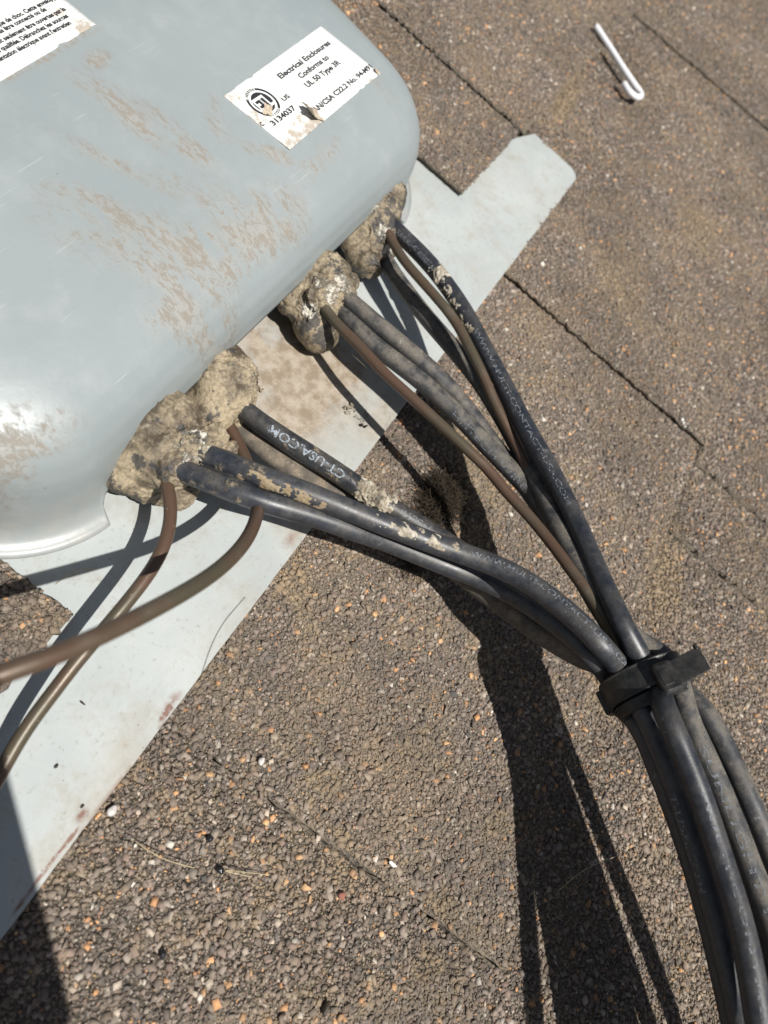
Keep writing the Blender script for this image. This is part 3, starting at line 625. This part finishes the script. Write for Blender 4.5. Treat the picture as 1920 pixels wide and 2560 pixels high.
G1 = [G1[0]+Vector((-.002, .05, -.016)), G1[0]+Vector((-.001, .014, -.010))]+G1; e = G1[-1]; G1 += [e+Vector((-.05, -.012, -.006)), Vector((-.16, -.06, .0035)), Vector((-.30, -.08, .003))]
G2 = [W(474, 875, .018), W(490, 912, .019), W(510, 945, .0205), W(528, 985, .023), W(545, 1025, .027), W(556, 1065, .0325), W(557, 1100, .038), W(548, 1136, .045), W(527, 1174, .053), W(495, 1210, .060), W(455, 1243, .067), W(404, 1276, .074), W(350, 1306, .079), W(297, 1334, .083), W(235, 1364, .087), W(165, 1396, .090), W(95, 1424, .092), W(25, 1449, .093), W(-45, 1470, .093)]
G2 = [G2[0]+Vector((-.004, .05, -.004)), G2[0]+Vector((-.002, .025, -.001))]+G2; e = G2[-1]; G2 += [e+Vector((-.03, .0, -.006)), Vector((-.12, .02, .05)), Vector((-.20, .0, .01)), Vector((-.32, -.02, .003))]
cable('G1', 'brown copper wire hanging from the large lower putty lump down to the bottom left', G1, RG, MBRONZE, G, 'copper_wire', 'wire')
cable('G2', 'longest copper wire curving out from under the black cables toward the left edge', G2, RG, MBRONZE, G, 'copper_wire', 'wire')

def nearest(t, px, py, z):
    q = W(px, py, z); return t.arc[min(range(len(t.p)), key=lambda i: (t.p[i]-q).length)]
def camang(t, u):       # angle on the jacket whose normal faces the photographer
    i = int(np.searchsorted(t.arc, u)); v = (Vector(CAMP)-t.p[i]).normalized(); return math.atan2(v.dot(t.fr[i][0]), v.dot(t.fr[i][1]))
t, o = CABS['A1']; u0 = nearest(t, 1040, 715, .041); u1 = nearest(t, 1245, 1110, .050)
print_on(t, 'WWW.MULTI-CONTACT-USA.COM', u0, camang(t, (u0+u1)/2)-.15, .0020, MPRINT2, o, length=u1-u0)
print_on(t, 'SUNLIGHT RESISTANT', nearest(t, 870, 505, .027), camang(t, u0)+.1, .0022, MPRINT2, o, length=.032)
ua = nearest(t, 1500, 1690, .068); print_on(t, 'MULTI-CONTACT-USA', ua, camang(t, ua+.02)-.35, .0015, MPRINT2, o, length=.080)
t, o = CABS['A2']; ua = nearest(t, 1512, 1610, .063); print_on(t, 'SUNLIGHT RES', ua, camang(t, ua+.02)-.1, .0022, MPRINT2, o, length=.060)
t, o = CABS['B2']; u0 = nearest(t, 985, 890, .032); u1 = nearest(t, 1140, 1055, .036); print_on(t, 'HISTECH WIRE', u0, camang(t, (u0+u1)/2)+.2, .0024, MPRINT2, o, length=u1-u0)
t, o = CABS['C1']; u0 = nearest(t, 742, 1030, .027); u1 = nearest(t, 582, 925, .0255); print_on(t, 'CT-USA.COM', u0, camang(t, (u0+u1)/2)-.05, .0032, MPRINT, o, flip=True, length=u0-u1)
u0 = nearest(t, 925, 1142, .030); print_on(t, 'MULTI-', u0, camang(t, u0)-.2, .0026, MPRINT2, o, flip=True, length=.013)
u0 = nearest(t, 1040, 1218, .032); print_on(t, 'WWW.', u0, camang(t, u0)-.2, .0026, MPRINT2, o, flip=True, length=.009)
t, o = CABS['D2']; u0 = nearest(t, 1010, 1210, .049); u1 = nearest(t, 1270, 1405, .048); print_on(t, 'WWW.MULTI-CONTACT-USA.COM', u0, camang(t, (u0+u1)/2)-.55, .0020, MPRINT2, o, length=u1-u0)
ud = nearest(t, 1460, 1700, .058); print_on(t, 'T-USA.COM', ud, camang(t, ud+.02)+.5, .0022, MPRINT2, o, length=.028)


# ------------------------------------------------------------------ clamp
clamp = bpy.data.objects.new('cable_clamp', None); clamp.location = CC; COL.objects.link(clamp)
tag(clamp, 'black plastic clamp band squeezing the cable bundle, with square buckle and short tail', 'cable clamp')
bpy.context.view_layer.update(); CI = Matrix.Translation(-CC)
def ringpt(a, rx, ry, s): return atc(-.8+rx*math.cos(a), .2+ry*math.sin(a), s)
def sup(a, n=2.4): c, s_ = math.cos(a), math.sin(a); return (abs(c)**(2/n)*(1 if c >= 0 else -1), abs(s_)**(2/n)*(1 if s_ >= 0 else -1))
def band(name, rx, ry, th, s0, s1, flare=0, lip=.4):
    bm = bmesh.new(); n = 72; prof = [(0, s0), (0, s1), (th, s1), (th+lip, s1-.5), (th, s1-1.1), (th, s0+1.1), (th+lip, s0+.5), (th, s0)]; rows = []
    for k in range(n):
        a = 2*math.pi*k/n; c, s_ = sup(a); row = []
        for q, s in prof:
            fl = flare*(s-s0)/(s1-s0)
            row.append(bm.verts.new(CI @ atc(-1.2+(rx+q+fl)*c, .2+(ry+q+fl)*s_, s)))
        rows.append(row)
    m = len(prof)
    for k in range(n):
        for j in range(m): bm.faces.new((rows[k][j], rows[(k+1) % n][j], rows[(k+1) % n][(j+1) % m], rows[k][(j+1) % m]))
    o = bm_obj(name, bm, MTIE, clamp, False); bv = o.modifiers.new('b', 'BEVEL'); bv.width = .0002; bv.segments = 2; return o
band('band', 13.2, 12.2, 1.1, -4.8, 4.2, .4)
def blockf(name, lat0, lat1, up0, up1, s0, s1, rot=0, bev=.0006, piv=None, lift=0, yaw=0):
    bm = bmesh.new(); bmesh.ops.create_cube(bm, size=1.); c = ((lat0+lat1)/2, (up0+up1)/2, (s0+s1)/2)
    for v in bm.verts:
        l, u, s = v.co.x*(lat1-lat0), v.co.y*(up1-up0), v.co.z*(s1-s0)
        s += yaw*l
        l, u = l*math.cos(rot)-u*math.sin(rot), l*math.sin(rot)+u*math.cos(rot)
        v.co = CI @ atc(c[0]+l, c[1]+u, c[2]+s)
    o = bm_obj(name, bm, MTIE, clamp); b = o.modifiers.new('b', 'BEVEL'); b.width = bev; b.segments = 3; return o
blockf('buckle', 2.2, 8.8, 12.0, 16.2, -1.5, 8.8, -.30, .0013)
blockf('buckle_window', 3.8, 7.2, 15.6, 16.5, 1.0, 6.3, -.30, .0003)
blockf('tail', 7.0, 19.2, 11.4, 12.4, -1.4, 6.6, -.30, .0002, yaw=-.12)
blockf('tail_stop', 17.6, 18.8, 9.8, 11.4, -3.2, -1.2, -.30, .0004)
for k in range(6): blockf('tooth', 8.5+k*1.7, 9.1+k*1.7, 12.6-k*.50, 13.0-k*.50, -.4, 5.4, -.30, .0001, yaw=-.12)
blockf('hinge_block', -16.8, -13.6, -2.5, 4.0, -3.8, 4.6, .2, .0007)
# second strap lip seen crossing diagonally on the near side
band('inner_lip', 12.9, 11.9, .9, 4.6, 8.4, -1.4, .3)

# ------------------------------------------------------------------ putty
def putty(label, spheres, seed, crusts=(), flats=()):
    bm = bmesh.new(); crusts = list(crusts)+[(q[0], q[1], q[2], q[3]*1.0) for q in spheres if q[3] < .0069 and q[3] > .0035]
    for (px, py, z, r, *sc) in spheres:
        z -= .0005; c = W(px, py, z); s = sc[0] if sc else (1, 1, 1); m_ = Matrix.Translation(c) @ Matrix.Diagonal((*s, 1))
        bmesh.ops.create_icosphere(bm, subdivisions=3, radius=r, matrix=m_)
    me = bpy.data.meshes.new('p'); bm.to_mesh(me); bm.free(); tmp = bpy.data.objects.new('p', me); COL.objects.link(tmp)
    rm = tmp.modifiers.new('r', 'REMESH'); rm.mode = 'VOXEL'; rm.voxel_size = .0004
    sm = tmp.modifiers.new('s', 'SMOOTH'); sm.iterations = 8; sm.factor = .6
    dg = bpy.context.evaluated_depsgraph_get(); dg.update(); me2 = bpy.data.meshes.new_from_object(tmp.evaluated_get(dg)); bpy.data.objects.remove(tmp)
    n = len(me2.vertices); co_ = np.zeros(n*3); me2.vertices.foreach_get('co', co_); no = np.zeros(n*3); me2.vertices.foreach_get('normal', no); P = co_.reshape(-1, 3); N = no.reshape(-1, 3)
    cr = np.zeros(n)
    for (px, py, z, r) in crusts:
        c = np.array(W(px, py, z)); d = np.linalg.norm(P-c, axis=1)/r; cr = np.maximum(cr, np.clip(1.25-d, 0, 1))
    for i in range(n):
        p = Vector(P[i]); o3 = Vector((seed, 0, 0)); q = Vector((p.x*.8, p.y*1.1, p.z*1.1))
        fold = 1-abs(mnoise.noise(q*75+o3+Vector((mnoise.noise(p*40), 0, 0))*1.5))*2.2
        wv = Vector((mnoise.noise(p*70+o3), mnoise.noise(p*70+o3*2), mnoise.noise(p*70-o3)))*.010
        rg = 1-abs(mnoise.noise((p+wv)*120+o3))*2.6; rg2 = 1-abs(mnoise.noise((p+wv*.6)*260+o3*3))*2.6
        q_ = min(1, max(0, .30+1.7*mnoise.noise(p*48+o3*5)))    # some faces pressed smooth, others torn
        d = .0013*mnoise.noise(p*80+o3)+q_*(.0017*max(0, rg)**3+.0006*max(0, rg2)**3)-.0012*max(0, fold-.62)-.0008*max(0, mnoise.noise(p*160+o3*2)-.25)
        d += .00025*q_*mnoise.noise(p*700)
        if cr[i] > .1: d += cr[i]*(.0016*abs(mnoise.noise(p*420))+.0011*mnoise.noise(p*900)+.0006*mnoise.noise(p*1900))
        P[i] += N[i]*d
    me2.vertices.foreach_set('co', P.ravel()); a = me2.attributes.new('crust', 'FLOAT', 'POINT'); a.data.foreach_set('value', cr)
    me2.materials.clear(); me2.materials.append(MPUTTY); me2.polygons.foreach_set('use_smooth', [True]*len(me2.polygons)); me2.update()
    o = bpy.data.objects.new('sealing_putty', me2); COL.objects.link(o); tag(o, label, 'putty', 'putty lumps plugging the box opening'); return o
PUT = {}
PUT[1] = putty('wrinkled putty lump at the right end of the box opening, highest of the four', [(835, 425, .024, .0088), (822, 455, .024, .0095), (800, 485, .022, .0110), (815, 520, .021, .0085), (790, 548, .016, .0098), (775, 515, .018, .0095), (815, 400, .022, .008), (770, 440, .020, .010), (830, 470, .0225, .0060), (822, 484, .026, .0042), (812, 538, .018, .0062), (838, 548, .021, .0036)], 1.,
      [(815, 425, .03, .007), (828, 500, .028, .007), (838, 545, .024, .006), (800, 450, .03, .006)])
PUT[2] = putty('drooping putty lump second from the top, with chalky white crust', [(690, 590, .024, .0105), (715, 600, .024, .0085), (730, 632, .024, .0070), (690, 635, .022, .0095), (650, 620, .021, .0095), (700, 670, .019, .0085), (682, 700, .016, .0100), (690, 718, .0145, .0088), (660, 665, .018, .0085), (640, 650, .018, .008), (650, 570, .022, .010), (722, 622, .025, .0062), (722, 656, .021, .0060), (688, 648, .027, .0045), (756, 608, .024, .0040)], 5.,
      [(728, 612, .028, .008), (705, 635, .028, .008), (665, 670, .024, .006), (745, 640, .026, .005)])
PUT[3] = putty('putty lump between the tan stained flashing and the large lower lump', [(500, 830, .024, .0095), (478, 850, .023, .0110), (500, 865, .022, .0080), (452, 852, .020, .0090), (462, 885, .021, .0085), (480, 800, .022, .010), (432, 872, .019, .0070), (508, 872, .0225, .0062), (495, 898, .016, .0058), (528, 848, .022, .0042)], 9.,
      [(515, 840, .026, .0065), (512, 865, .024, .006), (505, 812, .026, .004)])
PUT[4] = putty('largest putty lump, lowest at the left end of the box opening', [(320, 930, .024, .0130), (355, 915, .025, .0120), (382, 938, .0245, .0095), (300, 975, .021, .0120), (340, 980, .023, .0125), (380, 978, .026, .0092), (275, 1010, .017, .0095), (320, 1030, .015, .0085), (365, 1010, .022, .0085), (385, 1062, .010, .0060), (350, 1060, .010, .005), (400, 1040, .014, .0055), (275, 975, .018, .0095), (416, 974, .0305, .0064), (378, 1012, .029, .0064), (354, 1030, .026, .0042), (395, 1000, .029, .0060), (455, 945, .022, .0055), (500, 980, .020, .0045), (525, 998, .019, .0036)], 14.,
      [(408, 962, .033, .0065), (395, 990, .032, .006), (425, 950, .033, .005), (300, 990, .02, .004), (450, 900, .030, .004)])

# dried putty stuck to cable jackets
def residue(key, u0, u1, a0, a1, seed, thick=.0010, mat=MCRUST, thr=-.05):
    t, o = CABS[key]; nu = int((u1-u0)/.0004); na = 40; V = []; Fc = []
    for i in range(nu+1):
        for k in range(na+1):
            u = u0+(u1-u0)*i/nu; a = a0+(a1-a0)*k/na; e = 1-max(abs(2*i/nu-1), abs(2*k/na-1))**3
            p = t.at(u, a, t.r); h = mnoise.noise(p*300+Vector((seed, 0, 0)))*.8+mnoise.noise(p*900)*.5+.28; h = (h-thr)*e-.12
            V.append(t.at(u, a, t.r+max(-.0003, thick*min(h, 1.3)*1.3)))
    for i in range(nu):
        for k in range(na): q = i*(na+1)+k; Fc.append((q, q+1, q+na+2, q+na+1))
    return mesh_obj('dried_putty', V, Fc, mat, o)
t, o = CABS['A1']; ua = nearest(t, 935, 578, .034); c0 = camang(t, ua); residue('A1', ua, ua+.010, c0-1.5, c0+1.2, 2., .0010, MCRUST); residue('A1', ua+.008, ua+.027, c0-.4, c0+1.3, 6., .0008, MCRUST, .12)
residue('A1', ua+.028, ua+.040, c0-.2, c0+1.4, 8., .0008, MCRUST, .12)
t, o = CABS['C1']; ua = nearest(t, 768, 1046, .0275); c0 = camang(t, ua); residue('C1', ua, ua+.017, c0-1.7, c0+1.7, 12., .0017, MCRUST, -.2)
t, o = CABS['D2']; ua = nearest(t, 800, 1122, .047); c0 = camang(t, ua); residue('D2', ua, ua+.034, c0-1.2, c0+.5, 21., .0005, MCRUST, .26)
t, o = CABS['D2']; ua = nearest(t, 560, 1028, .041); c0 = camang(t, ua); residue('D2', ua-.006, ua+.024, c0-.3, c0+1.2, 26., .0004, m_plain('tan_mud', (.22, .165, .10, 1), .95, (.30, .24, .16, 1), 260), .16)
residue('D2', nearest(t, 425, 977, .032), nearest(t, 455, 988, .034), c0-1.4, c0+1.4, 31., .0012, MCRUST, .0)

# ------------------------------------------------------------------ metal hook
def hook():
    P = [W(1287, 56, .0085), W(1310, 90, .0095), W(1340, 138, .0095), W(1368, 178, .0085), W(1381, 195, .0082), W(1384, 202, .0082), W(1380, 208, .0082), W(1372, 206, .0082), W(1364, 196, .0085), W(1354, 182, .0085)]
    P = [W(1287, 56, .0120), W(1316, 100, .0110), W(1350, 153, .0105), W(1375, 189, .0100), W(1386, 205, .0100), (W(1376, 211, .0100)), W(1360, 199, .0100), W(1347, 179, .0100)]
    t = Tube(P, .0021, .0008); o = t.mesh('metal_hook', MALU); return o
tag(hook(), 'shiny silver bent metal hook lying on the upper right shingles', 'hook')

# ------------------------------------------------------------------ debris
def fibres(name, cx, cy, rx, ry, n, lmin, lmax, r, mat, zmax, seed):
    rg = random.Random(seed); bm = bmesh.new()
    for _ in range(n):
        a = rg.uniform(0, 6.28); q = math.sqrt(rg.random())*rg.uniform(.5, 1); p = Vector((cx+rx*q*math.cos(a), cy+ry*q*math.sin(a), rg.uniform(.0006, zmax*(1-q*.7)))); d = Vector((rg.gauss(0, 1), rg.gauss(0, 1), rg.gauss(0, .4))).normalized(); L = rg.uniform(lmin, lmax); st = L/9; pv = None
        cv = Vector((rg.gauss(0, .3), rg.gauss(0, .3), rg.gauss(0, .15)))
        for i in range(10):
            s1 = d.cross(Vector((0, 0, 1))).normalized()*r; s2 = Vector((0, 0, r)); ring = [bm.verts.new(p+s1), bm.verts.new(p+s2), bm.verts.new(p-s1-s2*.5)]
            if pv:
                for j in range(3): bm.faces.new((pv[j], pv[(j+1) % 3], ring[(j+1) % 3], ring[j]))
            pv = ring; p = p+d*st; p.z = max(.0006, p.z); d = (d+cv*.5+Vector((rg.gauss(0, .12), rg.gauss(0, .12), rg.gauss(0, .08)))).normalized()
    return bm_obj(name, bm, mat)
c = W(955, 1075, .003)
tag(fibres('moss_tuft', c.x, c.y, .016, .011, 1300, .003, .010, .00011, MHAIR, .006, 3), 'dark fuzzy tuft of dead moss and hair in the shade by the flashing edge', 'moss tuft')
c = W(905, 1190, .003)
tag(fibres('moss_tuft', c.x, c.y, .013, .008, 350, .004, .012, .00008, MHAIR, .005, 8), 'thin dark hairy tuft under the mud caked cable', 'moss tuft')
def strand(pts, r, label, mat=MSTRAW):
    t = Tube([W(*p) for p in pts], r, .001); o = t.mesh('dry_strand', mat, None, 6); tag(o, label, 'plant strand', 'fine dry strands'); return o
strand([(290, 1815, .003), (330, 1845, .005), (380, 1865, .005), (420, 1875, .003)], .00013, 'pale hair thin strand on the shingle at lower left')
strand([(580, 1890, .002), (480, 1880, .005), (545, 1895, .004)], .00011, 'tiny curled pale strand left of the lower middle')
strand([(1205, 1925, .003), (1260, 1880, .007), (1330, 1850, .006), (1370, 1825, .003)], .00010, 'straight pale strand crossing the edge of the bundle shadow')
strand([(120, 1262, .004), (150, 1240, .006), (165, 1230, .005), (205, 1228, .004)], .00010, 'curly pale strand on the flashing below the box flange', MSTRAW)
strand([(432, 1470, .0042), (455, 1400, .0042), (480, 1350, .0042), (530, 1290, .0042)], .00007, 'thin brown strand standing near the rusty flashing edge', MHAIR)
def stone(px, py, r, z, mat, label, name='pebble', sc=(1, .8, .7), seed=0):
    bm = bmesh.new(); bmesh.ops.create_icosphere(bm, subdivisions=3, radius=r); c = W(px, py, z)
    for v in bm.verts: v.co = Vector((v.co.x*sc[0], v.co.y*sc[1], v.co.z*sc[2]))*(1+.35*mnoise.noise(v.co/r*.9+Vector((seed, 0, 0)))+.08*mnoise.noise(v.co/r*4))+c
    o = bm_obj(name, bm, mat, None, True); tag(o, label, 'pebble', 'loose bits on the shingles'); return o
MW = m_plain('pale_stone', (.42, .38, .36, 1), .5, (.6, .57, .55, 1), 900); MK = m_plain('black_grit', (.012, .012, .014, 1), .18, (.03, .03, .035, 1), 900); MC = m_plain('white_chip', (.75, .74, .7, 1), .6)
stone(243, 1751, .0017, .0022, MW, 'round whitish pebble beside the flashing edge at lower left', seed=1)
stone(454, 1813, .0011, .0018, MK, 'glossy black grit speck, nearest the pale strand', seed=2)
stone(476, 1880, .0012, .0018, MK, 'glossy black grit speck below the curled strand', seed=3, sc=(.8, 1.1, .7))
stone(352, 2062, .0012, .0018, MK, 'black grit speck near the bottom left of the shingles', seed=4)
stone(848, 1867, .0013, .0020, MC, 'small white oblong chip left of the bundle shadow', seed=5, sc=(.5, 1.2, .5))
MSEED = m_plain('dark_seed', (.03, .022, .016, 1), .6); MRED = m_plain('red_grit', (.22, .085, .06, 1), .7)
stone(179, 1519, .0008, .0042, MSEED, 'dark slim seed lying on the flashing right of the copper wires', seed=6, sc=(.35, 1.2, .5), name='seed')
stone(122, 1655, .0006, .0042, MSEED, 'small brown crumb on the flashing near the lower left', seed=7, name='seed', sc=(1.2, .7, .5))
stone(178, 1742, .0005, .0042, MSEED, 'tiny dark speck on the flashing beside the rust spot', seed=8, name='seed', sc=(1.2, .7, .5))
stone(738, 1935, .0011, .0018, MRED, 'flat reddish grit grain below the middle of the lower shingle', seed=9, sc=(1, 1, .5))
stone(705, 2178, .0016, .0018, MSEED, 'dark brown crumb at the bottom middle of the shingles', seed=10, sc=(1.3, .6, .5))
stone(565, 405*4.06, .0013, .0020, MW, 'pale blue grey chip in the middle of the lower shingles', seed=11)
def crumbs(px, py, n, rad, mat, label, z0=.0042, seed=0, rmax=.0011):
    rg = random.Random(seed); c = W(px, py, z0); bm = bmesh.new()
    for _ in range(n):
        r = rg.uniform(.0003, rmax); m_ = Matrix.Translation(c+Vector((rg.gauss(0, rad), rg.gauss(0, rad), rg.uniform(0, rmax)))) @ Matrix.Rotation(rg.uniform(0, 6), 4, Vector((rg.random(), rg.random(), 1))) @ Matrix.Diagonal((rg.uniform(.5, 1.4), rg.uniform(.5, 1.3), .5, 1))
        bmesh.ops.create_icosphere(bm, subdivisions=1, radius=r, matrix=m_)
    for v in bm.verts: v.co += Vector((rg.gauss(0, .00012), rg.gauss(0, .00012), rg.gauss(0, .0001)))
    o = bm_obj('putty_crumb', bm, mat); tag(o, label, 'crumb', 'putty crumbs on the flashing'); return o
crumbs(752, 882, 16, .0017, MCRUST, 'clump of chalky white crumbs on the tan stained flashing', seed=1)
crumbs(780, 918, 6, .0012, MHAIR, 'small brown crumb patch just below the white crumbs', seed=2, rmax=.0008)
crumbs(547, 828, 14, .0022, MPUTTY, 'brown crumbs at the edge of the third putty lump', seed=3)
crumbs(1476, 912, 9, .0016, MC, 'white fluff caught in the shingle joint at the right', seed=4, z0=.003)
c = W(790, 905, .0045); tag(fibres('moss_tuft', c.x, c.y, .004, .003, 70, .002, .006, .00006, MHAIR, .0075, 5), 'tiny brown hair tuft on the flashing near the white crumbs', 'moss tuft')

# ------------------------------------------------------------------ the photographer's phone, just behind the lens: it throws the shadow at the lower left
phone = bpy.data.objects.new('smartphone', None); COL.objects.link(phone); phone.matrix_world = M
tag(phone, 'dark smartphone held over the roof, casting the straight edged shadow at lower left', 'phone')
MPH = m_plain('dark_glass', (.02, .02, .022, 1), .15); MPL = m_plain('lens_glass', (.005, .005, .006, 1), .05)
def slab(name, x0, x1, y0, y1, z0, z1, bev, mat, rot=0):
    bm = bmesh.new(); bmesh.ops.create_cube(bm, size=1.)
    for v in bm.verts:
        x = (x0+x1)/2+v.co.x*(x1-x0); y = (y0+y1)/2+v.co.y*(y1-y0); x, y = x*math.cos(rot)-y*math.sin(rot), x*math.sin(rot)+y*math.cos(rot)
        v.co = (x, y, (z0+z1)/2+v.co.z*(z1-z0))
    o = bm_obj(name, bm, mat, phone); b = o.modifiers.new('b', 'BEVEL'); b.width = bev; b.segments = 4; return o
PHR = math.radians(14.5)
slab('body', -.068, .0120, -.156, .006, .0035, .0115, .0035, MPH, PHR)
slab('screen', -.066, .0100, -.154, .004, .0116, .0120, .0002, MPL, PHR)
for qx, qy in ((-.020, .0), (-.010, -.019)):
    bm = bmesh.new(); bmesh.ops.create_cone(bm, cap_ends=True, segments=32, radius1=.0062, radius2=.0062, depth=.0012, matrix=Matrix.Translation((qx, qy, .0029))); bm_obj('camera_lens', bm, MPL, phone)
